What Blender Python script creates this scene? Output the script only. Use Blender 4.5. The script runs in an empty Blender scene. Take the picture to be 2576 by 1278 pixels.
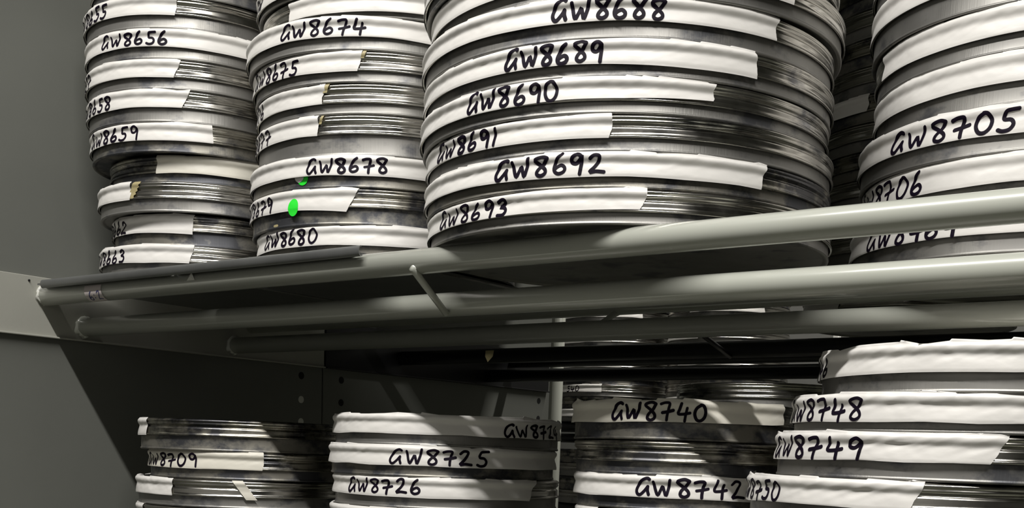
import bpy, bmesh, math, random
from mathutils import Vector, Matrix, noise

# ------------------------------------------------------------------ camera
F_PX, PY, ROLL, PITCH, YAW = 2940.5, 1562.8, .03621, -.14169, .64767
SC = bpy.context.scene
cam_d = bpy.data.cameras.new('camera')
cam = bpy.data.objects.new('camera', cam_d)
SC.collection.objects.link(cam)
SC.camera = cam
cam_d.sensor_fit = 'HORIZONTAL'
cam_d.sensor_width = 36.0
cam_d.lens = 36.0 * F_PX / 2576.0
cam_d.shift_x = 0.0
cam_d.shift_y = (PY - 639.0) / 2576.0
cam_d.clip_start = .01
cy_, sy_ = math.cos(YAW), math.sin(YAW)
cp_, sp_ = math.cos(PITCH), math.sin(PITCH)
cr_, sr_ = math.cos(ROLL), math.sin(ROLL)
f0 = Vector((-sy_, cy_, 0)); r0 = Vector((cy_, sy_, 0)); u0 = Vector((0, 0, 1))
fw = f0 * cp_ + u0 * sp_
up = u0 * cp_ - f0 * sp_
right = r0 * cr_ + up * sr_
down = -up * cr_ + r0 * sr_
m3 = Matrix((right, -down, -fw)).transposed()
cam.matrix_world = m3.to_4x4()

# ------------------------------------------------------------------ world, lamps, exposure
w = bpy.data.worlds.new('World'); SC.world = w
w.use_nodes = True
w.node_tree.nodes['Background'].inputs[0].default_value = (1, .97, .9, 1)
w.node_tree.nodes['Background'].inputs[1].default_value = .02
SC.view_settings.view_transform = 'Standard'
SC.view_settings.look = 'None'
SC.view_settings.gamma = 1.0
SC.view_settings.use_curve_mapping = False
SC.view_settings.exposure = 0.0

def area(name, loc, sx, sy, power, color):
    d = bpy.data.lights.new(name, 'AREA'); d.shape = 'RECTANGLE'; d.size = sx; d.size_y = sy
    d.energy = power; d.color = color
    o = bpy.data.objects.new(name, d); SC.collection.objects.link(o); o.location = loc
    return o
# long fluorescent tube over the aisle (parallel to the rack) and one over the aisle behind the rack
area('aisle_tube_light', (-.15, -.124, 1.45), 2.1, .04, 55, (1.0, .975, .935))
area('rear_aisle_tube_light', (-.6, 1.95, 1.45), 1.8, .04, 30, (1.0, .97, .91))

# ------------------------------------------------------------------ helpers
def link(o, parent=None):
    SC.collection.objects.link(o)
    if parent: o.parent = parent
    return o

def mesh_obj(name, bm, mat, parent=None, smooth=True, loc=None):
    me = bpy.data.meshes.new(name)
    bm.normal_update()
    bm.to_mesh(me); bm.free()
    if smooth:
        for p in me.polygons: p.use_smooth = True
    me.materials.append(mat)
    o = bpy.data.objects.new(name, me)
    if loc is not None: o.location = loc
    return link(o, parent)

def tag(o, label, cat, group=None, kind=None):
    if label: o['label'] = label
    if cat: o['category'] = cat
    if group: o['group'] = group
    if kind: o['kind'] = kind
    return o

def empty(name, loc, label=None, cat=None, group=None):
    o = bpy.data.objects.new(name, None); o.empty_display_size = .02
    o.location = loc
    link(o)
    return tag(o, label, cat, group)

def box(bm, x0, x1, y0, y1, z0, z1, bevel=0.0):
    vs = [bm.verts.new((x, y, z)) for x in (x0, x1) for y in (y0, y1) for z in (z0, z1)]
    fs = [(0, 1, 3, 2), (4, 6, 7, 5), (0, 4, 5, 1), (2, 3, 7, 6), (0, 2, 6, 4), (1, 5, 7, 3)]
    fs = [bm.faces.new([vs[i] for i in f]) for f in fs]
    if bevel:
        es = list({e for f in fs for e in f.edges})
        bmesh.ops.bevel(bm, geom=es, offset=bevel, segments=2, affect='EDGES', profile=.5)

def tube_x(bm, x0, x1, y, z, r, seg=40, caps=True):
    a = [bm.verts.new((x0, y + r * math.cos(t), z + r * math.sin(t))) for t in [2 * math.pi * i / seg for i in range(seg)]]
    b = [bm.verts.new((x1, y + r * math.cos(t), z + r * math.sin(t))) for t in [2 * math.pi * i / seg for i in range(seg)]]
    for i in range(seg):
        j = (i + 1) % seg
        bm.faces.new((a[i], b[i], b[j], a[j]))
    if caps:
        bm.faces.new(a); bm.faces.new(list(reversed(b)))

def path_tube(bm, pts, r, seg=12, caps=True):
    pts = [Vector(p) for p in pts]
    rings = []
    n = len(pts)
    for i, p in enumerate(pts):
        t = (pts[min(i + 1, n - 1)] - pts[max(i - 1, 0)]).normalized()
        a = t.cross(Vector((1, 0, 0)))
        if a.length < .1: a = t.cross(Vector((0, 0, 1)))
        a.normalize(); b = t.cross(a)
        rings.append([bm.verts.new(p + a * (r * math.cos(q)) + b * (r * math.sin(q))) for q in [2 * math.pi * k / seg for k in range(seg)]])
    for A, B in zip(rings, rings[1:]):
        for k in range(seg):
            j = (k + 1) % seg
            bm.faces.new((A[k], A[j], B[j], B[k]))
    if caps:
        bm.faces.new(list(reversed(rings[0]))); bm.faces.new(rings[-1])

def lathe(bm, prof, seg, wob=0.0, seed=0.0, flip=False):
    """prof: list of (r, z) from the axis of the top round to the axis of the bottom"""
    rings = []
    for r, z in prof:
        if r < 1e-6:
            rings.append([bm.verts.new((0, 0, z))]); continue
        ring = []
        for k in range(seg):
            t = 2 * math.pi * k / seg
            rr = r
            if wob: rr += wob * noise.noise(Vector((math.cos(t) * 2.2 + seed, math.sin(t) * 2.2, z * 25 + seed * .37)))
            ring.append(bm.verts.new((rr * math.cos(t), rr * math.sin(t), z)))
        rings.append(ring)
    for A, B in zip(rings, rings[1:]):
        if len(A) == 1 and len(B) == 1: continue
        for k in range(seg):
            j = (k + 1) % seg
            if len(A) == 1: f = (A[0], B[k], B[j])
            elif len(B) == 1: f = (A[k], B[0], A[j])
            else: f = (A[k], B[k], B[j], A[j])
            bm.faces.new(f)

# ------------------------------------------------------------------ materials
class NT:
    def __init__(s, name):
        s.m = bpy.data.materials.new(name); s.m.use_nodes = True
        s.t = s.m.node_tree; s.b = s.t.nodes['Principled BSDF']
    def n(s, typ, **kw):
        nd = s.t.nodes.new(typ)
        for k, v in kw.items():
            if k.startswith('i_'): nd.inputs[k[2:].replace('_', ' ')].default_value = v
            else: setattr(nd, k, v)
        return nd
    def l(s, a, b): s.t.links.new(a, b)
    def ramp(s, fac, stops, interp='LINEAR'):
        r = s.n('ShaderNodeValToRGB'); r.color_ramp.interpolation = interp
        e = r.color_ramp.elements
        while len(e) < len(stops): e.new(.5)
        for q, (p, c) in zip(e, stops):
            q.position = p; q.color = (*c, 1) if len(c) == 3 else c
        s.l(fac, r.inputs[0]); return r
    def coords(s, scale, rand=True):
        tc = s.n('ShaderNodeTexCoord'); mp = s.n('ShaderNodeMapping')
        mp.inputs['Scale'].default_value = scale
        s.l(tc.outputs['Object'], mp.inputs[0])
        if rand:
            oi = s.n('ShaderNodeObjectInfo'); mu = s.n('ShaderNodeMath', operation='MULTIPLY')
            s.l(oi.outputs['Random'], mu.inputs[0]); mu.inputs[1].default_value = 57.0
            s.l(mu.outputs[0], mp.inputs['Location'])
        return mp.outputs[0]
    def noise(s, vec, scale, detail=3, rough=.55):
        nd = s.n('ShaderNodeTexNoise'); nd.inputs['Scale'].default_value = scale
        nd.inputs['Detail'].default_value = detail; nd.inputs['Roughness'].default_value = rough
        s.l(vec, nd.inputs['Vector']); return nd.outputs['Fac']
    def bump(s, h, dist, strength=1.0):
        b = s.n('ShaderNodeBump'); b.inputs['Strength'].default_value = strength; b.inputs['Distance'].default_value = dist
        s.l(h, b.inputs['Height']); s.l(b.outputs[0], s.b.inputs['Normal'])

def mat_tin(name, light=(.50, .485, .44), dark=(.15, .15, .155), stain=.55, rough=(.2, .42), brushed=False, metal=1.0):
    t = NT(name)
    co = t.coords((1, 1, 1.6))
    st = t.noise(co, 26, 5, .62)
    r1 = t.ramp(st, [(stain - .06, (0, 0, 0)), (stain + .07, (1, 1, 1))])
    big = t.noise(co, 9, 2)
    mx0 = t.n('ShaderNodeMix', data_type='RGBA'); t.l(big, mx0.inputs[0])
    mx0.inputs[6].default_value = (light[0] * .72, light[1] * .72, light[2] * .74, 1); mx0.inputs[7].default_value = (*[c * 1.22 for c in light], 1)
    mx = t.n('ShaderNodeMix', data_type='RGBA'); t.l(r1.outputs[0], mx.inputs[0])
    t.l(mx0.outputs[2], mx.inputs[6]); mx.inputs[7].default_value = (*dark, 1)
    t.l(mx.outputs[2], t.b.inputs['Base Color'])
    t.b.inputs['Metallic'].default_value = metal
    rr = t.ramp(t.noise(co, 40, 3), [(.3, (rough[0],) * 3), (.75, (rough[1],) * 3)])
    t.l(rr.outputs[0], t.b.inputs['Roughness'])
    if brushed:
        c2 = t.coords((1, 1, .03))
        t.bump(t.noise(c2, 900, 2), .00012, .6)
    return t.m

def mat_plain(name, col, rough=.5, metallic=0.0, var=.06, nscale=14, bump=None, spec=.5, coat=None):
    t = NT(name)
    co = t.coords((1, 1, 1), rand=False)
    r = t.ramp(t.noise(co, nscale, 4), [(.3, tuple(c * (1 - var) for c in col)), (.7, tuple(c * (1 + var) for c in col))])
    t.l(r.outputs[0], t.b.inputs['Base Color'])
    t.b.inputs['Roughness'].default_value = rough
    t.b.inputs['Metallic'].default_value = metallic
    t.b.inputs['Specular IOR Level'].default_value = spec
    if coat:
        t.b.inputs['Coat Weight'].default_value, t.b.inputs['Coat Roughness'].default_value = coat
    if bump: t.bump(t.noise(co, bump[0], 3), bump[1], bump[2])
    return t.m

def mat_tape(name, col):
    t = NT(name)
    co = t.coords((1, 1, 1))
    r = t.ramp(t.noise(co, 30, 4), [(.25, tuple(c * .95 for c in col)), (.7, col)])
    t.l(r.outputs[0], t.b.inputs['Base Color'])
    t.b.inputs['Roughness'].default_value = .42
    t.b.inputs['Specular IOR Level'].default_value = .45
    c2 = t.coords((1, 1, 1.5))
    t.bump(t.noise(c2, 120, 2, .4), .0006, .35)
    return t.m

M = dict(
    lid=mat_tin('lid_tinplate', rough=(.13, .30), stain=.62),
    body=mat_tin('body_tinplate', light=(.285, .278, .258), dark=(.12, .122, .13), stain=.59, rough=(.38, .52), brushed=True, metal=.72),
    lid_old=mat_tin('lid_stained_tinplate', light=(.42, .40, .34), dark=(.09, .09, .095), stain=.5, rough=(.22, .42)),
    body_old=mat_tin('body_stained_tinplate', light=(.27, .258, .222), dark=(.08, .082, .09), stain=.5, rough=(.4, .55), brushed=True, metal=.75),
    tape=mat_tape('white_paper_tape', (.79, .77, .735)),
    tape_warm=mat_tape('cream_shaded_paper_tape', (.76, .73, .64)),  # cream paper, its tone also carrying shade on some lids
    residue=mat_tape('yellowed_tape', (.42, .36, .19)),
    ink=mat_plain('marker_ink', (.007, .004, .011), rough=.55, var=.3, nscale=90, spec=.1),
    blue_ink=mat_plain('blue_pen_ink', (.02, .025, .12), rough=.4),
    green=mat_plain('green_sticker_paper', (.02, .80, .035), rough=.55, var=.02),
    white=mat_plain('white_sticker_paper', (.80, .79, .75), rough=.55, var=.02),
    pink=mat_plain('pinkish_label_paper', (.50, .45, .44), rough=.5, var=.05),
    rail=mat_plain('grey_green_enamel', (.475, .488, .43), rough=.35, var=.03, nscale=9, spec=.5, coat=(1.0, .19)),
    dark=mat_plain('shade_black_enamel', (.012, .012, .013), rough=.3),  # near-black: shadow on the rear tubes put into their colour
    panel=mat_plain('grey_panel_paint', (.152, .157, .14), rough=.55, var=.05, nscale=6, bump=(420, .0002, .3)),
    bracket=mat_plain('pale_bracket_paint', (.38, .378, .335), rough=.5, var=.03, bump=(420, .0002, .3)),
    hole=mat_plain('punched_hole_black', (.004, .004, .004), rough=.9),  # flat black discs stand in for the dark inside open holes
    hole_light=mat_plain('punched_hole_light_through', (.75, .75, .7), rough=.7),  # pale colour stands in for light seen through a hole
    sheet=mat_plain('galvanised_sheet', (.22, .225, .22), rough=.4, metallic=.7, var=.15),
    edge=mat_plain('bare_cut_edge', (.75, .74, .70), rough=.22, metallic=1.0),
    weld=mat_plain('painted_weld', (.62, .62, .57), rough=.35),
    wall=mat_plain('wall_paint', (.13, .13, .12), rough=.8),
    wall_front=mat_plain('front_wall_paint', (.30, .297, .285), rough=.8),
    floor=mat_plain('floor_vinyl', (.135, .142, .10), rough=.45),
    ceil=mat_plain('ceiling_paint', (.22, .22, .205), rough=.9),
)

# ------------------------------------------------------------------ the room
def structure(name, dims, mat):
    bm = bmesh.new(); box(bm, *dims)
    o = mesh_obj(name, bm, mat, smooth=False); o['kind'] = 'structure'; return o
structure('floor', (-3.3, 3.1, -1.3, 2.9, -1.45, -1.4), M['floor'])
structure('ceiling', (-3.3, 3.1, -1.3, 2.9, 1.85, 1.9), M['ceil'])
structure('wall_front', (-3.3, 3.1, -1.3, -1.2, -1.4, 1.85), M['wall_front'])
structure('wall_back', (-3.3, 3.1, 2.8, 2.9, -1.4, 1.85), M['wall'])
structure('wall_left', (-3.3, -3.2, -1.2, 2.8, -1.4, 1.85), M['wall'])
structure('wall_right', (3.0, 3.1, -1.2, 2.8, -1.4, 1.85), M['wall'])

# ------------------------------------------------------------------ rack side
XP = -1.156
def disc_x(bm, x, y, z, r, seg=20):
    c = [bm.verts.new((x, y + r * math.cos(t), z + r * math.sin(t))) for t in [2 * math.pi * i / seg for i in range(seg)]]
    d = [bm.verts.new((x - .0012, v.co.y, v.co.z)) for v in c]
    bm.faces.new(c)
    for i in range(seg):
        j = (i + 1) % seg
        bm.faces.new((c[i], d[i], d[j], c[j]))

def side_panel(name, y0, y1, label, holes, mat=M['panel']):
    r = empty(name, (XP, (y0 + y1) / 2, -1.4), label, 'panel')
    bm = bmesh.new(); box(bm, XP - .022, XP, y0, y1, -1.4, 1.05, .0015)
    for v in bm.verts: v.co -= Vector(r.location)
    mesh_obj('sheet', bm, mat, r, smooth=False)
    for hy, hz, light in holes:
        bm = bmesh.new(); disc_x(bm, XP + .0004, hy, hz, .0046)
        for v in bm.verts: v.co -= Vector(r.location)
        mesh_obj('punched_hole', bm, M['hole_light'] if light else M['hole'], r, smooth=False)
    return r
P_ = .0303
side_panel('side_panel', .575, 1.0945, 'wide grey painted steel side panel closing the left end of the shelves',
           [(1.0573, .091, 0), (1.0573, .0606, 1), (1.0573, .0322, 1)] + [(1.0573, .0019 - P_ * k, 0) for k in range(3)])
side_panel('side_panel', 1.0965, 1.609, 'grey steel side panel of the rear bay, behind the wide left panel',
           [(1.129, .0903, 0), (1.129, .0606, 0), (1.129, .0303, 1)] + [(1.5792, .0887, 0), (1.5792, .0600, 0), (1.5792, .0297, 0)])
bm = bmesh.new(); 
def tube_z(bm, x, y, z0, z1, r, seg=28):
    a = [bm.verts.new((x + r * math.cos(t), y + r * math.sin(t), z0)) for t in [2 * math.pi * i / seg for i in range(seg)]]
    b = [bm.verts.new((v.co.x, v.co.y, z1)) for v in a]
    for i in range(seg):
        j = (i + 1) % seg
        bm.faces.new((a[i], a[j], b[j], b[i]))
    bm.faces.new(list(reversed(a))); bm.faces.new(b)
tube_z(bm, XP - .004, 1.626, -1.4, 1.05, .0152)
tag(mesh_obj('rack_post', bm, M['rail']), 'round grey upright post at the rear edge of the left side panels', 'post')
bm = bmesh.new(); tube_z(bm, -.6845, 1.66, -1.4, .35, .0055)
tag(mesh_obj('rack_post', bm, M['weld']), 'slim pale upright glimpsed under the shelf, above the can marked GW8748', 'post')

# ------------------------------------------------------------------ tube shelves
RR = .0095
X1 = .75
def tube_shelf(name, zt, tubes, label, mat, struts, bracket=None, xs=XP + .004, bmat=None, x1=None):
    """tubes: (part name, y, z offset of the centre below the resting plane zt)"""
    r = empty(name, (xs, tubes[0][1], zt), label, 'shelf')
    off = Vector(r.location)
    def put(pn, bm, m, smooth=True):
        for v in bm.verts: v.co -= off
        return mesh_obj(pn, bm, m, r, smooth=smooth)
    for pn, y, dz in tubes:
        bm = bmesh.new(); tube_x(bm, xs, x1 or X1, y, zt - dz, RR)
        put(pn, bm, mat)
    for (x, ya, da, yb, db) in struts:
        bm = bmesh.new()
        a = Vector((x, ya, zt - da)); b = Vector((x - .003, yb, zt - db))
        d = (b - a)
        path_tube(bm, [a + Vector((.001, .0035, .0012)), a + Vector((.0, .0008, -.0002)), a, a + d * .08, a + d * .5, b], .0028)
        put('strut', bm, mat)
    if bracket:
        y0, y1, z0, z1 = bracket
        bm = bmesh.new()
        box(bm, XP + .0005, XP + .004, y0, y1, z0, z1, .0006)
        box(bm, XP + .0005, XP + .0075, y0, y1, z0, z0 + .0018, .0005)
        put('end_bracket', bm, bmat or M['bracket'], False)
        if bmat: return r
        bm = bmesh.new(); disc_x(bm, XP + .0052, .679, .1592, .0011, 14); put('screw', bm, M['hole'], False)
        for (y, z, rr) in ((tubes[0][1] - .001, zt - tubes[0][2] + .0015, .0092), (tubes[1][1], zt - tubes[1][2], .0105), (tubes[2][1], zt - tubes[2][2], .0105)):
            bm = bmesh.new()
            bmesh.ops.create_uvsphere(bm, u_segments=18, v_segments=12, radius=rr)
            for v in bm.verts:
                q = noise.noise(v.co * 260) * .0032
                v.co = Vector((XP + .006 + v.co.x * .45, y + v.co.y * 1.05 + q, z + v.co.z * 1.08 + q))
            put('weld', bm, M['weld'] if z > .13 else mat)
    return r
ZT = .1546
FRONT = [('front_tube', .6964, .0095), ('lower_front_tube', .7412, .0363), ('lower_rear_tube', .9437, .0364), ('rear_tube', .972, .0095)]
fs = [(x, .6880, .0155, .7330, .0445) for x in (-.629, .21)]
rs = [(-.622 + .84 * k, .968, .018, .9475, .030) for k in range(2)]
upper = tube_shelf('tube_shelf', ZT, FRONT, 'grey-green tubular shelf carrying the four upper can stacks, shelf mark 6:2', M['rail'], fs + rs, (.600, 1.0935, .1034, .1643))
REAR = [('front_tube', 1.165, .0095), ('lower_front_tube', 1.2422, .0262), ('lower_rear_tube', 1.4409, .0359), ('rear_tube', 1.5, .0095)]
tube_shelf('tube_shelf', ZT, REAR, 'tubular shelf of the rear bay, coloured black for its shadow behind the grey shelf', M['dark'],
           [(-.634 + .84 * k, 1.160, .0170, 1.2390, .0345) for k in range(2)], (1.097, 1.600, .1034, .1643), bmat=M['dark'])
ZL = -.125
tube_shelf('tube_shelf', ZL, FRONT, 'lower tubular shelf under the can stacks that start with GW8708 and GW8724', M['rail'], [])
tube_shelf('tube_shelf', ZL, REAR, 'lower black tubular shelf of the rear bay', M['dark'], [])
# unseen steel deck overhead, added to keep lamp light off the rear bay
r = empty('unseen_shade_deck', (XP, .7, .66), 'unseen steel deck added above the upper can stacks to block light', 'shelf')
bm = bmesh.new(); box(bm, XP + .001, X1, .68, 1.66, .66, .675)
for v in bm.verts: v.co -= Vector(r.location)
mesh_obj('deck', bm, M['panel'], r, smooth=False)

# shelf mark sticker on the front tube
def sticker_on_tube():
    y, z, r = .6964, ZT - .0095, RR + .0002
    off = Vector(upper.location)
    bm = bmesh.new()
    A0, A1 = math.radians(150), math.radians(268)
    n = 14; xs = [-1.0665 + (.0285) * i / 4 for i in range(5)]
    g = [[bm.verts.new(Vector((x + .002 * (j / n), y + r * math.cos(A0 + (A1 - A0) * j / n), z + r * math.sin(A0 + (A1 - A0) * j / n))) - off) for x in xs] for j in range(n + 1)]
    for j in range(n):
        for i in range(4): bm.faces.new((g[j][i], g[j + 1][i], g[j + 1][i + 1], g[j][i + 1]))
    s = mesh_obj('shelf_mark', bm, M['pink'], upper)
    s['label'] = 'pale paper sticker reading 6:2'
    bm = bmesh.new()
    def surf(u, v):
        a = math.radians(186) + (1 - v / .0125) * math.radians(56)
        rr = RR + .0004
        return Vector((-1.0600 + u, y + rr * math.cos(a), z + rr * math.sin(a))) - off
    write(bm, '6:2', .0205, .0125, surf, .0011, 3, gapf=.25)
    mesh_obj('handwriting', bm, M['blue_ink'], s, smooth=False)

# ------------------------------------------------------------------ handwriting
GLYPH = {
 'G': (.70, [[(.66, .93), (.52, 1.0), (.30, .86), (.12, .58), (.04, .28), (.10, .06), (.24, .02), (.42, .24), (.56, .50)], [(.57, .50), (.57, .28), (.64, .04)]]),
 'W': (.86, [[(.03, .82), (.10, .42), (.22, .06), (.34, .32), (.44, .58), (.52, .30), (.60, .04), (.70, .40), (.80, .96)]]),
 '8': (.66, [[(.60, .92), (.40, 1.0), (.14, .92), (.08, .80), (.30, .60), (.54, .34), (.56, .12), (.38, .0), (.20, .10), (.24, .34), (.46, .62), (.62, .90)]]),
 '6': (.60, [[(.46, 1.0), (.26, .78), (.10, .42), (.10, .14), (.26, .0), (.48, .08), (.54, .28), (.40, .44), (.20, .34), (.10, .20)]]),
 '5': (.66, [[(.68, 1.0), (.44, .98), (.28, .92), (.22, .60), (.46, .54), (.56, .32), (.46, .08), (.24, .02), (.08, .10)]]),
 '7': (.70, [[(.08, .88), (.30, .96), (.52, .92), (.44, .58), (.38, .24), (.36, -.02)], [(.14, .40), (.42, .46), (.68, .54)]]),
 '4': (.70, [[(.22, 1.0), (.16, .70), (.10, .40), (.36, .38), (.68, .46)], [(.52, .74), (.48, .36), (.46, -.04)]]),
 '3': (.60, [[(.12, .86), (.34, 1.0), (.50, .88), (.40, .68), (.22, .56), (.44, .50), (.54, .28), (.42, .04), (.14, .04)]]),
 '9': (.60, [[(.52, .86), (.34, 1.0), (.14, .84), (.12, .62), (.30, .54), (.48, .74), (.53, .90), (.52, .50), (.50, .0)]]),
 '0': (.66, [[(.36, 1.0), (.14, .80), (.06, .44), (.18, .08), (.38, .02), (.56, .24), (.60, .62), (.46, .94), (.32, 1.0)]]),
 '1': (.34, [[(.20, 1.0), (.17, .5), (.15, .0)]]),
 '2': (.70, [[(.10, .80), (.26, .98), (.46, .94), (.46, .70), (.30, .36), (.10, .06), (.36, .10), (.68, .06)]]),
 ':': (.26, [[(.12, .62), (.13, .66)], [(.12, .30), (.13, .34)]]),
}
def smooth_path(p, sub=7):
    if len(p) < 3:
        return [tuple(p[0][k] + (p[1][k] - p[0][k]) * i / sub for k in (0, 1)) for i in range(sub + 1)]
    out = []
    q = [p[0]] + list(p) + [p[-1]]
    for i in range(1, len(q) - 2):
        a, b, c, d = q[i - 1:i + 3]
        for s in range(sub):
            t = s / sub
            out.append(tuple(.5 * ((2 * b[k]) + (-a[k] + c[k]) * t + (2 * a[k] - 5 * b[k] + 4 * c[k] - d[k]) * t * t + (-a[k] + 3 * b[k] - 3 * c[k] + d[k]) * t ** 3) for k in (0, 1)))
    out.append(p[-1])
    return out

def ribbon(bm, pts, wd, surf):
    # dense sampling, round ends, five verts across
    n = len(pts)
    L = [0]
    for a, b in zip(pts, pts[1:]): L.append(L[-1] + math.hypot(b[0] - a[0], b[1] - a[1]))
    tot = L[-1]
    def at(s):
        if s <= 0:
            d = (pts[1][0] - pts[0][0], pts[1][1] - pts[0][1]); l = math.hypot(*d) or 1
            return pts[0][0] + d[0] / l * s, pts[0][1] + d[1] / l * s, d[0] / l, d[1] / l
        if s >= tot:
            d = (pts[-1][0] - pts[-2][0], pts[-1][1] - pts[-2][1]); l = math.hypot(*d) or 1
            return pts[-1][0] + d[0] / l * (s - tot), pts[-1][1] + d[1] / l * (s - tot), d[0] / l, d[1] / l
        for i in range(n - 1):
            if L[i + 1] >= s:
                l = L[i + 1] - L[i] or 1e-9; t = (s - L[i]) / l
                i0, i1 = max(i - 1, 0), min(i + 2, n - 1)
                dx, dy = pts[i1][0] - pts[i0][0], pts[i1][1] - pts[i0][1]; dl = math.hypot(dx, dy) or 1
                return pts[i][0] + (pts[i + 1][0] - pts[i][0]) * t, pts[i][1] + (pts[i + 1][1] - pts[i][1]) * t, dx / dl, dy / dl
    h = wd / 2
    ss = [-h * .99, -h * .85, -h * .55, -h * .2]
    k = max(4, int(tot / (wd * .28)))
    ss += [tot * i / k for i in range(k + 1)] + [tot + h * .2, tot + h * .55, tot + h * .85, tot + h * .99]
    rows = []
    for s in ss:
        x, y, dx, dy = at(s)
        e = -s if s < 0 else (s - tot if s > tot else 0)
        hw = math.sqrt(max(h * h - e * e, 0)) + 1e-6
        rows.append([bm.verts.new(surf(x - dy * hw * f, y + dx * hw * f)) for f in (1, .5, 0, -.5, -1)])
    for A, B in zip(rows, rows[1:]):
        for i in range(4): bm.faces.new((A[i], B[i], B[i + 1], A[i + 1]))

def write(bm, text, width, height, surf, stroke, seed, gapf=.16):
    rnd = random.Random(seed)
    gap = gapf
    tot = sum(GLYPH[c][0] for c in text) + gap * (len(text) - 1)
    sx = width / tot
    x = 0
    for c in text:
        wd, strokes = GLYPH[c]
        jx, jy, js, jr = rnd.uniform(-.03, .03), rnd.uniform(-.04, .04), rnd.uniform(.93, 1.04), rnd.uniform(-.07, .07)
        for st in strokes:
            p = []
            for (a, b) in smooth_path(st):
                a2 = a + jr * (b - .5)
                p.append(((x + (a2 + jx)) * sx, (b * js + jy) * height))
            ribbon(bm, p, stroke * 1.14 * rnd.uniform(.9, 1.1), surf)
        x += wd + gap

# ------------------------------------------------------------------ film cans
LIDP = [(.0, -1.3), (.0, -.15), (.025, .08), (.065, .12), (.10, -.25), (.13, -.85), (.25, -1.05), (.38, -1.15), (.44, -1.3), (.49, -2.3), (.53, -2.65), (.575, -2.4),
        (.61, -1.5), (.65, -.9), (.69, -.52), (.722, -.5), (.755, -1.05), (.785, -1.0), (.815, -.5), (.86, -.28), (.90, -.45), (.94, -.95), (.975, -1.9), (.995, -3.0), (1.0, -4.2), (.985, -5.6), (.93, -7.0)]
TAPEP = [(-.06, .55), (.0, .55), (.05, .55), (.12, .36), (.22, .08), (.32, -.3), (.42, -.75), (.49, -1.08), (.55, -1.22), (.60, -1.05), (.65, -.6), (.70, -.05), (.76, .34), (.82, .46), (.88, .28), (.94, -.3), (.985, -1.3)]
TAPEX = [0, .05, .05, .12, .25, .4, .62, .75, .85, .8, .7, .6, .65, .85, 1.0, 1.0]
def lerp_tab(tab, x):
    if x <= tab[0][0]: return tab[0][1]
    for (a, b), (c, d) in zip(tab, tab[1:]):
        if x <= c: return b + (d - b) * (x - a) / (c - a)
    return tab[-1][1]
WR = [(-.06, .15), (.05, .15), (.3, .7), (.5, 1.0), (.7, .7), (.85, .8), (1.0, 1.2)]

class Tape:
    """surface of the paper tape stuck round a lid"""
    def __init__(s, R, lh, seed, wr=1.0, pf=1.0):
        s.R, s.lh, s.seed, s.wr, s.pf = R, lh, seed, wr, pf
        rnd = random.Random(seed * 7 + 3)
        # pleats: kinked upper edge
        s.k = [(-6.0, 0, 0)]
        while s.k[-1][0] < 3.5:
            a = s.k[-1][0] + rnd.uniform(.010, .034) / R
            s.k.append((a, rnd.uniform(-.0002, .0009), rnd.choice((0, 0, .0007, -.0006, .001))))
        s.b = [(-6.0 + i * .25, rnd.uniform(-.0006, .0004)) for i in range(45)]
    def pleat(s, phi):
        for (a, h, j), (b, h2, j2) in zip(s.k, s.k[1:]):
            if phi <= b:
                t = (phi - a) / (b - a)
                return ((h + j) + (h2 - h - j) * t) * s.pf, t
        return 0, 0
    def radius(s, zr, phi):
        u = zr / s.lh
        R, sd = s.R, s.seed
        base = lerp_tab(TAPEP, u) * .001
        a = phi * R
        n1 = noise.noise(Vector((a * 42 + sd * 3.1, zr * 70, sd * 1.7)))
        n2 = noise.noise(Vector((a * 120 + sd, zr * 200 + a * 60, sd)))
        n3 = abs(noise.noise(Vector((a * 60 - zr * 160, sd * 2.3, 1.0))))
        wv = lerp_tab(WR, u) * s.wr
        q = base + wv * (.00050 * n1 + .00016 * n2 + .00040 * (.35 - n3) * (1 if u > .25 else .4)) + .00012
        return R + max(q, lerp_tab(LIDP, u) * .001 + .00028)
    def bottom(s, phi):
        return lerp_tab(s.b, phi)

def lid_mesh(R, lh, seed):
    bm = bmesh.new()
    prof = [(R + d * .001, u * lh) for u, d in LIDP]
    zi = prof[-1][1]
    prof += [(R - .010, zi), (R * .80, zi), (R * .78, zi + .0006), (R * .75, zi), (R * .45, zi), (R * .43, zi + .0005), (R * .40, zi), (0, zi)]
    lathe(bm, prof, 144 if R > .13 else 120, .00022, seed)
    return bm
def body_mesh(R, bh, lh, seed):
    bm = bmesh.new()
    b = -bh
    prof = [(R - .0030, lh * .3), (R - .0026, .0), (R - .0026, b + min(.0026, bh * .5)), (R - .0024, b + min(.0021, bh * .4)), (R - .0019, b + min(.0015, bh * .3)), (R - .0018, b + .0009), (R - .0021, b + .0003), (R - .0030, b),
            (R - .0045, b + .0002), (R - .0056, b + .0012), (R - .007, b + .0016), (R * .80, b + .0016), (R * .78, b + .0010), (R * .75, b + .0016), (R * .40, b + .0018), (0, b + .0018)]
    lathe(bm, prof, 144 if R > .13 else 120, .00016, seed + 5)
    return bm
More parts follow.
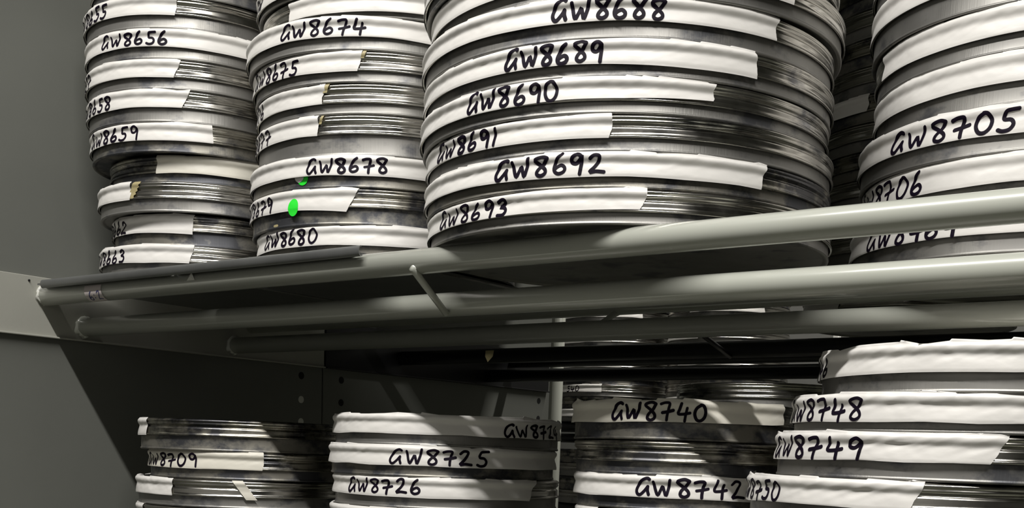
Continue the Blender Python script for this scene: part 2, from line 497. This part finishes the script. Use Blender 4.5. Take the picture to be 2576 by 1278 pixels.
def tape_mesh(T, p0, p1, slant=0.0, lift=0.0, droop=0.0):
    """slant shears the right end; lift raises the lower edge (m); droop lets the lower right end hang lower"""
    bm = bmesh.new()
    R, lh = T.R, T.lh
    n = max(4, int((p1 - p0) * R / .0011))
    us = [-.03, .0, .05, .11, .18, .26, .34, .42, .48, .53, .58, .63, .68, .73, .78, .83, .87, .91, .95, .985]
    cols = []
    rnd = random.Random(T.seed)
    jg = [rnd.uniform(-.0010, .0010) for _ in range(8)]
    def jl(q, o): x = q * 3; i = min(int(x), 2); return jg[i + o] + (jg[i + 1 + o] - jg[i + o]) * (x - i) + rnd.uniform(-.00012, .00012)
    jag = [jl(max(u, 0), 0) for u in us]; jag0 = [jl(max(u, 0), 4) for u in us]
    for i in range(n + 1):
        f = i / n
        col = []
        ph0 = p0 + (p1 - p0) * f
        bz = T.bottom(ph0) - droop * f ** 3
        for k, u in enumerate(us):
            edge = max(0, (f - .8) / .2); edge0 = max(0, (.2 - f) / .2)
            ph = ph0 + (slant * (u - .3) * lh * edge + jag[k] * (edge ** 4) - jag0[k] * edge0 ** 4) / R
            zb = bz + lift
            zr = u * lh
            if u < .3: zr = zr + zb * (1 - u / .3)
            pl, t = T.pleat(ph)
            if u > .8: zr += pl * (u - .8) / .185
            r = T.radius(min(zr, lh * .985), ph)
            if u > .8: r += .00025 * (t - .5) * (u - .8) / .185
            if zr < 0: r = R + .00055
            col.append(bm.verts.new((r * math.cos(ph), r * math.sin(ph), zr)))
        pl, t = T.pleat(ph0)
        for (dr, dz, q) in ((-.0015, .0004, .85), (-.0024, -.0003, .0), (-.0050, -.0003, .0)):
            rr = R + dr
            col.append(bm.verts.new((rr * math.cos(ph0), rr * math.sin(ph0), lh + dz * .6 + pl * q)))
        cols.append(col)
    for A, B in zip(cols, cols[1:]):
        for k in range(len(A) - 1): bm.faces.new((A[k], B[k], B[k + 1], A[k + 1]))
    return bm

def text_mesh(T, text, p0, p1, seed, z0=.02, h=.80, stroke=.00205):
    bm = bmesh.new()
    R, lh = T.R, T.lh
    def surf(u, v):
        ph = p0 + u / R
        zr = lh * z0 + v
        r = T.radius(min(max(zr, 0), lh * .985), ph) + .00028
        return Vector((r * math.cos(ph), r * math.sin(ph), zr))
    write(bm, text, (p1 - p0) * R, lh * h, surf, stroke, seed)
    return bm

def patch_disc(surf, cx, cz, r, rings=5, seg=32, clip=None):
    bm = bmesh.new()
    c = bm.verts.new(surf(cx, cz)); prev = None
    for k in range(1, rings + 1):
        ring = [bm.verts.new(surf(cx + r * k / rings * math.cos(2 * math.pi * i / seg), cz + r * k / rings * math.sin(2 * math.pi * i / seg))) for i in range(seg)]
        for i in range(seg):
            j = (i + 1) % seg
            if prev is None: bm.faces.new((c, ring[i], ring[j]))
            else: bm.faces.new((prev[i], ring[i], ring[j], prev[j]))
        prev = ring
    return bm

def film_can(cx, cy, zl, R, lh, bh, label, group, seed, tapes=(), text=None, old=False, warm=False, opts=None):
    opts = opts or {}
    rnd = random.Random(seed)
    t = empty('film_can', (cx, cy, zl - bh), label, 'film can', group)
    def up_(bm):
        for v in bm.verts: v.co.z += bh
        return bm
    a = rnd.uniform(0, 6)
    o = mesh_obj('lid', up_(lid_mesh(R, lh, seed * 1.37)), M['lid_old' if old else 'lid'], t)
    o = mesh_obj('can_body', up_(body_mesh(R, bh - .0003, lh, seed * 1.37)), M['body_old' if old else 'body'], t)
    T = Tape(R, lh, seed, opts.get('wr', 1.0), opts.get('pf', 1.0))
    lab = None
    for i, (p0, p1) in enumerate(tapes):
        lab = mesh_obj('paper_tape', up_(tape_mesh(T, p0, p1, opts.get('slant', 0.0), opts.get('lift', 0.0), opts.get('droop', 0.0))), M['tape_warm' if warm else 'tape'], t)
    if text and lab:
        tx, q0, q1 = text
        mesh_obj('handwriting', up_(text_mesh(T, tx, q0, q1, seed + 11, opts.get('z0', .03), opts.get('th', .74), opts.get('stroke', .00195))), M['ink'], lab, smooth=False)
    return t, T

PHI_SCRAP = -0.723
FAR540 = -1.238
CANS = [
 ('s1','8654',-1.0406,0.8106,0.42561,0.1080,0.0162,0.0120,[],None),
 ('s1','8655',-1.0443,0.8058,0.39741,0.1080,0.0162,0.0127,[(-2.646, -0.828)],('GW8655', -2.214, -1.519)),
 ('s1','8656',-1.0438,0.8065,0.36853,0.1080,0.0162,0.0109,[(-2.647, 1.231)],('GW8656', -1.605, -0.906)),
 ('s1','8657',-1.0439,0.8063,0.34138,0.1080,0.0162,0.0109,[(-2.647, -0.827)],('GW8657', -2.542, -1.848)),
 ('s1','8658',-1.0436,0.8068,0.31428,0.1080,0.0162,0.0135,[(-2.647, -0.769)],('GW8658', -2.193, -1.499)),
 ('s1','8659',-1.0418,0.8091,0.28458,0.1080,0.0162,0.0109,[(-2.649, -0.552)],('GW8659', -1.955, -1.221)),
 ('s1','8660',-1.0354,0.8173,0.25749,0.1000,0.0162,0.0094,[(-1.201, 1.227)],None),
 ('s1','8661',-1.0375,0.8146,0.23193,0.1080,0.0162,0.0127,[(-2.654, -1.395)],None),
 ('s1','8662',-1.0341,0.8189,0.20307,0.1000,0.0162,0.0139,[(-2.665, -0.852)],('GW8662', -2.394, -1.644)),
 ('s1','8663',-1.0370,0.8152,0.17300,0.1080,0.0162,0.0164,[(-2.655, -0.814)],('GW8663', -2.185, -1.49)),
 ('s2','8672',-0.8025,0.8440,0.38156,0.1240,0.0160,0.0045,[(-2.775, -1.347)],('GW', -2.219, -2.018)),
 ('s2','8673',-0.7986,0.8477,0.36106,0.1240,0.0160,0.0049,[(-1.68, 1.049)],None),
 ('s2','8674',-0.8091,0.8377,0.34019,0.1240,0.0160,0.0107,[(-2.767, 1.061)],('GW8674', -1.577, -0.921)),
 ('s2','8675',-0.8048,0.8419,0.31354,0.1240,0.0160,0.0094,[(-2.772, -1.009)],('GW8675', -2.086, -1.481)),
 ('s2','8676',-0.8022,0.8443,0.28816,0.1240,0.0160,0.0091,[(-2.775, -1.303)],('GW8676', -2.572, -1.968)),
 ('s2','8677',-0.8026,0.8439,0.26303,0.1240,0.0160,0.0175,[(-2.775, -1.332)],('GW8677', -2.437, -1.832)),
 ('s2','8678',-0.8062,0.8405,0.22954,0.1240,0.0160,0.0104,[(-2.77, 1.058)],('GW8678', -1.372, -0.786)),
 ('s2','8679',-0.8064,0.8404,0.20313,0.1240,0.0160,0.0144,[(-2.77, -1.031)],('GW8679', -2.319, -1.714)),
 ('s2','8680',-0.8023,0.8442,0.17271,0.1240,0.0160,0.0161,[(-2.144, 1.053)],('GW8680', -1.921, -1.332)),
 ('s3','8686',-0.5259,0.8184,0.32992,0.1590,0.0150,0.0071,[(-2.906, -0.656)],None),
 ('s3','8687',-0.5209,0.8216,0.30784,0.1590,0.0150,0.0095,[(-2.912, -0.28)],None),
 ('s3','8688',-0.5262,0.8182,0.28332,0.1590,0.0150,0.0111,[(-2.906, -0.318)],('GW8688', -1.326, -0.852)),
 ('s3','8689',-0.5248,0.8191,0.25718,0.1590,0.0150,0.0086,[(-2.908, -0.434)],('GW8689', -1.554, -1.109)),
 ('s3','8690',-0.5265,0.8180,0.23362,0.1590,0.0150,0.0082,[(-2.906, -0.619)],('GW8690', -1.757, -1.28)),
 ('s3','8691',-0.5223,0.8207,0.21039,0.1590,0.0150,0.0091,[(-2.911, -1.083)],('GW8691', -2.081, -1.607)),
 ('s3','8692',-0.5228,0.8204,0.18625,0.1590,0.0150,0.0083,[(-2.91, -0.379)],('GW8692', -1.609, -1.097)),
 ('s3','8693',-0.5201,0.8221,0.16299,0.1590,0.0150,0.0084,[(-2.913, -0.952)],('GW8693', -2.077, -1.561)),
 ('s4','8701',-0.2612,1.0397,0.37419,0.1450,0.0197,0.0120,[(-3.26, 0.51)],None),
 ('s4','8702',-0.2609,1.0398,0.34249,0.1450,0.0197,0.0177,[(-3.26, 0.51)],None),
 ('s4','8703',-0.2554,1.0411,0.30511,0.1450,0.0197,0.0125,[(-2.499, 0.505)],None),
 ('s4','8704',-0.2539,1.0415,0.27290,0.1450,0.0197,0.0160,[(-3.267, 0.503)],None),
 ('s4','8705',-0.2635,1.0391,0.23725,0.1450,0.0197,0.0133,[(-3.258, 0.513)],('GW8705', -2.179, -1.464)),
 ('s4','8706',-0.2583,1.0404,0.20422,0.1450,0.0197,0.0154,[(-3.263, 0.508)],('GW8706', -2.665, -1.983)),
 ('s4','8464',-0.2654,1.0386,0.16908,0.1450,0.0197,0.0145,[(-3.256, 0.515)],('GW8464', -2.326, -1.685)),
 ('L1','8708',-0.9827,0.8264,0.00678,0.1120,0.0165,0.0146,[(-2.683, -1.803)],None),
 ('L1','8709',-0.9765,0.8337,-0.02430,0.1120,0.0165,0.0106,[(-2.19, -0.67)],('GW8709', -2.044, -1.255)),
 ('L1','8710',-0.9843,0.8245,-0.05136,0.1120,0.0165,0.0112,[(-2.681, -1.388)],None),
 ('L1','8711',-0.9845,0.8243,-0.07903,0.1120,0.0165,0.0115,[(-2.681, -1.837)],None),
 ('L2','8724',-0.7295,0.8525,0.01475,0.1070,0.0163,0.0107,[(-2.838, 1.012)],('GW8724', -0.389, 0.366)),
 ('L2','8725',-0.7320,0.8503,-0.01223,0.1070,0.0163,0.0106,[(-2.835, 1.015)],('GW8725', -1.306, -0.493)),
 ('L2','8726',-0.7292,0.8528,-0.03908,0.1070,0.0163,0.0111,[(-2.839, -0.071)],('GW8726', -1.822, -1.077)),
 ('L2','8727',-0.7309,0.8513,-0.06648,0.1070,0.0163,0.0115,[(-2.837, -0.909)],None),
 ('L3','8740',-0.4725,0.8448,0.02761,0.0900,0.0160,0.0136,[(-2.539, -0.072)],('GW8740', -1.701, -0.875)),
 ('L3','8741',-0.4706,0.8459,-0.00199,0.0900,0.0160,0.0101,[],None),
 ('L3','8742',-0.4692,0.8467,-0.02804,0.0900,0.0160,0.0100,[(-3.042, 0.813)],('GW8742', -1.482, -0.557)),
 ('L3','8743',-0.4676,0.8476,-0.05401,0.0900,0.0160,0.0115,[(-3.044, -1.929)],None),
 ('L4','8746',-0.2249,0.8280,0.05772,0.1180,0.0165,0.0130,[(-3.238, 0.527)],('GW8746', -3.072, -2.436)),
 ('L4','8748',-0.2411,0.8234,0.02826,0.1180,0.0165,0.0073,[(-3.219, 0.547)],('GW8748', -2.592, -1.84)),
 ('L4','8749',-0.2505,0.8206,0.00447,0.1180,0.0165,0.0122,[(-3.207, -1.06)],('GW8749', -2.552, -1.725)),
 ('L4','8750',-0.2670,0.8154,-0.02425,0.1180,0.0165,0.0115,[(-3.187, -1.285)],('GW8750', -2.717, -2.081)),
]

sticker_on_tube()
SN = {'s1': ('leftmost upper stack', 'film cans in the leftmost upper stack'), 's2': ('second upper stack', 'film cans in the second upper stack'),
      's3': ('wide upper stack', 'wide film cans in the third upper stack'), 's4': ('right-hand upper stack', 'film cans in the right-hand upper stack'),
      'L1': ('leftmost lower stack', 'film cans in the leftmost lower stack'), 'L2': ('second lower stack', 'film cans in the second lower stack'),
      'L3': ('third lower stack', 'film cans in the third lower stack'), 'L4': ('right-hand lower stack', 'film cans in the right-hand lower stack')}
LABEL = {
 '8654': 'film can cut by the top edge, resting on the can marked GW8655',
 '8657': 'film can with blank curled tape between the cans marked GW8656 and GW8658',
 '8655': 'film can with tape ending 8655, upper leftmost stack beside the panel',
 '8660': 'recessed film can with unmarked tape toned cream for its shade, right under the can marked GW8659',
 '8661': 'film can with short tape and yellowed residue, above the can ending 662',
 '8662': 'film can with tape ending 662, second from the bottom of leftmost stack',
 '8663': 'bottom film can of the leftmost upper stack, tape ending 8663',
 '8672': 'dark film can at the top edge, two above the can marked GW8674',
 '8673': 'film can with bright unmarked tape directly above the can marked GW8674',
 '8675': 'film can with torn tape ending 8675, under the can marked GW8674',
 '8676': 'film can with short unmarked torn tape below the can marked 8675',
 '8677': 'film can with short tape directly above the can marked GW8678',
 '8678': 'film can marked GW8678 with a green and white dot under its lid',
 '8679': 'film can marked 8679 with a round bright green sticker',
 '8680': 'bottom film can marked GW8680 in the second upper stack',
 '8686': 'wide film can mostly cut off by the top edge, third upper stack',
 '8687': 'wide film can with unmarked tape directly above the can marked GW8688',
 '8693': 'bottom wide film can marked GW8693, overhanging the grey front tube',
 '8701': 'film can cut off by the top edge in the right-hand upper stack',
 '8702': 'film can with unmarked tape, second from the top in the right-hand upper stack',
 '8703': 'film can whose unmarked tape starts short of its left side, right-hand stack',
 '8704': 'film can with unmarked tape directly above the can marked GW8705',
 '8706': 'film can with tape ending 8706, partly behind the front tube',
 '8464': 'bottom can of right-hand upper stack, tape half hidden behind the front tube',
 '8708': 'stained film can topping the leftmost lower stack, small tape end at left',
 '8709': 'film can marked GW8709 on cream tape, set back in its stack',
 '8710': 'film can with a slanted loose tape scrap, under the can marked GW8709',
 '8711': 'film can at the bottom edge, leftmost lower stack, only its top tape showing',
 '8724': 'top film can of the second lower stack, GW8724 written at its right',
 '8727': 'film can at the bottom edge under the can marked GW8726',
 '8740': 'film can marked GW8740 on cream tape dulled for its shade, top of the third lower stack',
 '8741': 'bare film can without tape between the cans marked GW8740 and GW8742',
 '8743': 'film can at the bottom edge under the can marked GW8742',
 '8746': 'top film can of the right-hand lower stack, wide tape ending in 46',
 '8750': 'film can with tape ending 8750 at the bottom right',
}
OPT = {
 '8655': dict(slant=0.3), '8657': dict(slant=0.4, wr=1.4), '8658': dict(slant=0.45), '8659': dict(slant=0), '8662': dict(slant=0.1, droop=.0022, wr=1.5), '8663': dict(slant=0.35, droop=.001, wr=1.5),
 '8674': dict(z0=.1), '8675': dict(slant=0.15, wr=1.1), '8676': dict(slant=0.25, wr=1.4), '8677': dict(slant=.0), '8679': dict(slant=0.65, droop=.0026), '8678': dict(z0=.12),
 '8688': dict(slant=0.2, z0=.08, th=.86, stroke=.0022), '8689': dict(slant=0.0, droop=.0012, z0=.06, th=.84, stroke=.0022), '8690': dict(slant=0.1, droop=-.0035, th=.84, z0=.08, stroke=.0022), '8691': dict(slant=0.1, z0=.06, stroke=.0022),
 '8692': dict(slant=0.4, droop=.001, th=.84, z0=.08, stroke=.0022), '8693': dict(slant=0.35, droop=-.0015, z0=.06),
 '8705': dict(th=.72, z0=.06, stroke=.0025), '8706': dict(th=.78, stroke=.0025), '8464': dict(th=.8, stroke=.0025),
 '8708': dict(wr=1.2), '8709': dict(th=.72, z0=.08), '8710': dict(wr=1.8), '8724': dict(pf=1.6, wr=1.2, th=.66, z0=.02), '8725': dict(pf=1.6, wr=1.3, th=.78, z0=.06), '8726': dict(pf=1.4, wr=1.2, slant=0.6, th=.74, z0=.12, droop=.001),
 '8740': dict(pf=1.5, th=.78, z0=.1, droop=-.002), '8742': dict(pf=1.4, wr=1.2, th=.8, z0=.1), '8746': dict(wr=1.5, pf=1.9, th=.7), '8748': dict(wr=1.7, pf=1.7, th=.78), '8749': dict(slant=0.55, wr=1.6, pf=1.5, th=.8, stroke=.0022), '8750': dict(slant=0.5, wr=1.7, pf=1.5),
 '8656': dict(z0=.12, th=.68), '8680': dict(z0=.1),
}
OLD = {'8659', '8660', '8678', '8679', '8708', '8709', '8740', '8741', '8742', '8680', '8725', '8692', '8662'}
WARM = {'8660', '8709', '8740'}  # tapes lying in shade, part of that dimness put into their colour
cans = {}
low = {}
for i, (st, nm, cx, cy, zl, R, lh, bh, tapes, text) in enumerate(CANS):
    lab = LABEL.get(nm) or 'film can marked GW%s in black marker on white tape, %s' % (nm, SN[st][0])
    cans[nm] = film_can(cx, cy, zl, R, lh, bh, lab, SN[st][1], i + 1, tapes, text, nm in OLD, nm in WARM, OPT.get(nm))
    low[st] = (cx, cy, zl - bh, R, lh)
# cans that carry the lower stacks down to their shelf (below the picture)
NTH = ['next', 'second', 'third', 'fourth', 'fifth']
for st, top in (('L1', 'GW8711'), ('L2', 'GW8727'), ('L3', 'GW8743'), ('L4', 'GW8750')):
    cx, cy, z, R, lh = low[st]
    n = max(1, round((z - ZL) / .029)); p = (z - ZL) / n
    for k in range(n):
        film_can(cx, cy, z - p * k - p * .6, R, p * .6 - .0003, p * .4, '%s bare film can below the one marked %s, under the picture edge' % (NTH[k], top), SN[st][1], 200 + k)

# small things stuck on particular cans
def can_data(nm): return next(c for c in CANS if c[1] == nm)
def patch_on(nm, phi, zr, r, mat, name, label=None, on='body', off=0.0, sz=1.0):
    c = can_data(nm); root, T = cans[nm]; R, bh = c[5], c[7]
    def surf(u, v):
        ph = phi + u / R
        z = zr + v * sz
        if on == 'tape' and z >= -.0006: rr = T.radius(max(z, 0), ph) + .0003
        elif on == 'tape': rr = R + .00075
        else: rr = R - .0023 + off
        return Vector((rr * math.cos(ph), rr * math.sin(ph), z + bh))
    o = mesh_obj(name, patch_disc(surf, 0, 0, r), mat, root)
    if label: o['label'] = label
    return o
patch_on('8679', -1.485, .0016, .0058, M['green'], 'sticker', 'round bright green sticker', on='tape', sz=1.28)
patch_on('8678', -1.423, -.0006, .0060, M['green'], 'sticker', 'green dot sticker tucked under the lid')
o = patch_on('8678', -1.452, .0012, .0052, M['white'], 'sticker', 'white dot sticker over the green one', off=.0003)
c = can_data('8679')
def flake(nm, phi, z, w_, h_, mat, label, name='paper_flake', rr=-.0023, seed=1):
    c = can_data(nm); root, T = cans[nm]; R, bh = c[5], c[7]
    rnd = random.Random(seed); bm = bmesh.new()
    n = 14
    vs = []
    cen = bm.verts.new(((R + rr + .0002) * math.cos(phi), (R + rr + .0002) * math.sin(phi), z + bh))
    for i in range(n):
        t = 2 * math.pi * i / n; q = rnd.uniform(.65, 1.1)
        ph = phi + w_ * q * math.cos(t) / R; zz = z + h_ * q * math.sin(t)
        vs.append(bm.verts.new(((R + rr) * math.cos(ph), (R + rr) * math.sin(ph), zz + bh)))
    for i in range(n): bm.faces.new((cen, vs[i], vs[(i + 1) % n]))
    o = mesh_obj(name, bm, mat, root); o['label'] = label
flake('8679', -1.69, -.0112, .0042, .0017, M['residue'], 'torn flake of old paper', seed=4)
def strip_on(nm, phi, w_, slant, z0f, z1f, mat, name, label, off=.0006, jag=.0):
    """short piece of tape lying across a lid"""
    c = can_data(nm); root, T = cans[nm]; R, lh, bh = c[5], c[6], c[7]
    bm = bmesh.new(); g = []
    n = 16
    for k in range(n + 1):
        u = z0f + (z1f - z0f) * k / n
        row = []
        for i in range(6):
            ph = phi + (w_ * (i / 5 - .5) + slant * (u - .5) * lh + jag * math.sin(k * 1.9) * (1 if i == 5 else 0)) / R
            rr = R + max(lerp_tab(TAPEP, min(u, .985)), -.4) * .001 + off if u <= .985 else R - .002
            row.append(bm.verts.new((rr * math.cos(ph), rr * math.sin(ph), lh * u + bh)))
        g.append(row)
    for A, B in zip(g, g[1:]):
        for i in range(5): bm.faces.new((A[i], A[i + 1], B[i + 1], B[i]))
    o = mesh_obj(name, bm, mat, root); o['label'] = label
c = can_data('8661'); strip_on('8661', c[8][0][1] + .035, .0085, .6, .02, 1.0, M['residue'], 'tape_residue', 'yellowed adhesive left beside the tape', -.0001, .001)
strip_on('8710', PHI_SCRAP, .0105, -.75, -.12, 1.0, M['tape_warm'], 'tape_scrap', 'loose slanted scrap of tape')
for nm, wd in (('8675', .0030), ('8676', .0040), ('8677', .0026)):
    c = can_data(nm); strip_on(nm, c[8][0][1] + .012, wd, .4, .62 if nm == '8675' else .55, 1.0, M['residue'], 'tape_fold', 'yellowish folded-over tape end', .0003, .0)

# ------------------------------------------------------------------ sheet-metal tray under the two left upper stacks
t = empty('sheet_metal_tray', (-.91, .70, ZT), 'thin grey metal tray with rolled front lip under the two left upper stacks', 'tray')
def put(pn, bm, m, smooth=False):
    for v in bm.verts: v.co -= Vector(t.location)
    return mesh_obj(pn, bm, m, t, smooth=smooth)
for x0, x1 in ((-1.1455, -.9285), (-.9262, -.6925)):
    bm = bmesh.new(); box(bm, x0, x1, .6845, .985, ZT + .0002, ZT + .0018)
    put('sheet', bm, M['sheet'])
    bm = bmesh.new(); box(bm, x1 - .0012, x1, .708, .965, ZT - .0012, ZT + .0002)
    put('folded_edge', bm, M['edge'])
bm = bmesh.new()
LIP = []
ly, lz, lr = .6835, ZT + .0004, .0042
for k in range(21):
    a = math.radians(75 + 250 * k / 20)
    LIP.append((ly + lr * .62 * math.cos(a), lz + lr * math.sin(a)))
inn = [(ly + (y - ly) * .72, lz + (z - lz) * .80) for y, z in LIP]
ring = LIP + inn[::-1]
A = [bm.verts.new((-1.1345, y, z)) for y, z in ring]; B = [bm.verts.new((-.6800, y, z)) for y, z in ring]
n = len(ring)
for i in range(n):
    j = (i + 1) % n; bm.faces.new((A[i], A[j], B[j], B[i]))
for i in range(20):
    bm.faces.new((B[i], B[i + 1], B[n - 2 - i], B[n - 1 - i])); bm.faces.new((A[i + 1], A[i], A[n - 1 - i], A[n - 2 - i]))
put('front_lip', bm, M['sheet'], False)

# peeling paper corner on the front tube
bm = bmesh.new()
p = Vector((-.898, .6862, .1465))
vs = [bm.verts.new(p + Vector(q)) for q in ((-.0060, .0006, -.0012), (.0060, .0004, -.0012), (.0012, .0004, .0062), (.0002, -.0012, .0016))]
for f in ((0, 1, 3), (1, 2, 3), (2, 0, 3)): bm.faces.new([vs[i] for i in f])
tag(mesh_obj('paper_scrap', bm, M['weld'], smooth=False), 'small white triangular paper scrap stuck on the grey front tube', 'paper scrap')

# ------------------------------------------------------------------ cans of the rear bay
k = 0
def rear_stack(cx, cy, z0, R, lh, bh, n, group, labels, tapes=None, texts=None):
    global k
    for i in range(n):
        k += 1
        jx = random.Random(k).uniform(-.003, .003)
        film_can(cx + jx, cy, z0 + i * (lh + bh) + bh, R, lh, bh, labels[i] if i < len(labels) else labels[-1] % ('%d' % i), group, 300 + k,
                 (tapes or {}).get(i, ()), (texts or {}).get(i), old=(k % 2 == 0))
ORD = ['bottom', 'second', 'third', 'fourth', 'fifth', 'sixth', 'seventh', 'eighth', 'ninth', 'tenth', 'eleventh', 'twelfth']
rear_stack(-.465, 1.33, ZT, .115, .0165, .0115, 12, 'rear-bay cans seen between the upper stacks',
           ['dark rear-bay film can between wide and right-hand upper stacks, %s from the bottom' % ORD[i] for i in range(12)], {7: [(-2.6, -1.747)], 0: [(-2.9, -1.9)]})
ZF = .0795
def far_phi(a0, n): return {i: [(-3.3, a0[i % len(a0)])] for i in range(n)}
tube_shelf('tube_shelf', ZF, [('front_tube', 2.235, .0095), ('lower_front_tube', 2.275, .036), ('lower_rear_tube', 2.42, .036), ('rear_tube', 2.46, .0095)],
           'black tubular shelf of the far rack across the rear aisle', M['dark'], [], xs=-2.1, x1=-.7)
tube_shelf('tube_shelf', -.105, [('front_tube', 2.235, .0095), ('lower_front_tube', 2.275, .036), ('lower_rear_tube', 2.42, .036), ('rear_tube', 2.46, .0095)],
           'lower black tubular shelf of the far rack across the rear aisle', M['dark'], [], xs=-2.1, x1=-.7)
FO = ['film can of the far rack behind the grey post, %s from its shelf' % o for o in ORD]
FO[2] = 'film can of the far rack with white tape ending 540, seen past the grey post'
FO[0] = 'bottom film can of the far rack behind the grey post, blank white tape'
rear_stack(-1.49, 2.33, ZF, .130, .0160, .0110, 10, 'far-rack cans behind the grey post', FO,
           {0: [(-3.2, -1.0)], 2: [(-3.2, FAR540)], 3: [(-3.2, -1.2)], 4: [(-2.6, -.9)], 5: [(-3.2, -1.35)], 6: [(-2.9, -1.1)], 7: [(-3.2, -.9)], 8: [(-3.2, -.55)], 9: [(-3.2, -1.0)]},
           {2: ('540', FAR540 - .76, FAR540 - .44)})
rear_stack(-1.205, 2.33, ZF, .130, .0160, .0110, 10, 'far-rack cans right of those behind the post', ['far-rack film can %s from its shelf, right of the stack behind the post' % o for o in ORD],
           {1: [(-3.0, -1.9)], 4: [(-2.0, -.9)], 6: [(-3.0, -1.6)], 8: [(-1.75, -.5)]})
rear_stack(-1.49, 2.33, -.105, .130, .0160, .0145, 4, 'lower far-rack cans behind the grey post', ['lower far-rack film can, %s from its shelf, in the gap left of GW8742' % o for o in ORD])
PB2 = (.0925 - ZL) / 7
rear_stack(-.645, 1.36, ZL, .110, PB2 * .58, PB2 * .42, 7, 'rear-bay cans behind the GW8740 stack',
           ['rear-bay film can hidden behind the GW8740 stack, %s from its shelf' % ORD[i] for i in range(6)] + ['bare rear-bay film can above and behind the can marked GW8740'])
bm = bmesh.new(); box(bm, -.965, .2, 1.478, 1.53, ZT + .0003, ZT + .0018)
tag(mesh_obj('metal_strip', bm, M['edge'], smooth=False), 'thin bright metal strip lying along the rear black tube', 'metal strip')
bm = bmesh.new()
p = Vector((-.985, 1.2322, .1275)); 
vs = [bm.verts.new(p + Vector(q)) for q in ((-.007, .0, .007), (.007, .0, .007), (.006, -.001, -.001), (-.002, -.001, -.008), (-.006, -.0015, -.001))]
bm.faces.new(vs)
r_ = bmesh.ops.extrude_face_region(bm, geom=list(bm.faces))
for v in r_['geom']:
    if isinstance(v, bmesh.types.BMVert): v.co.y -= .0004
tag(mesh_obj('yellow_tape_scrap', bm, M['residue'], smooth=False), 'torn yellowed tape scrap on the black tube of the rear shelf', 'tape scrap')
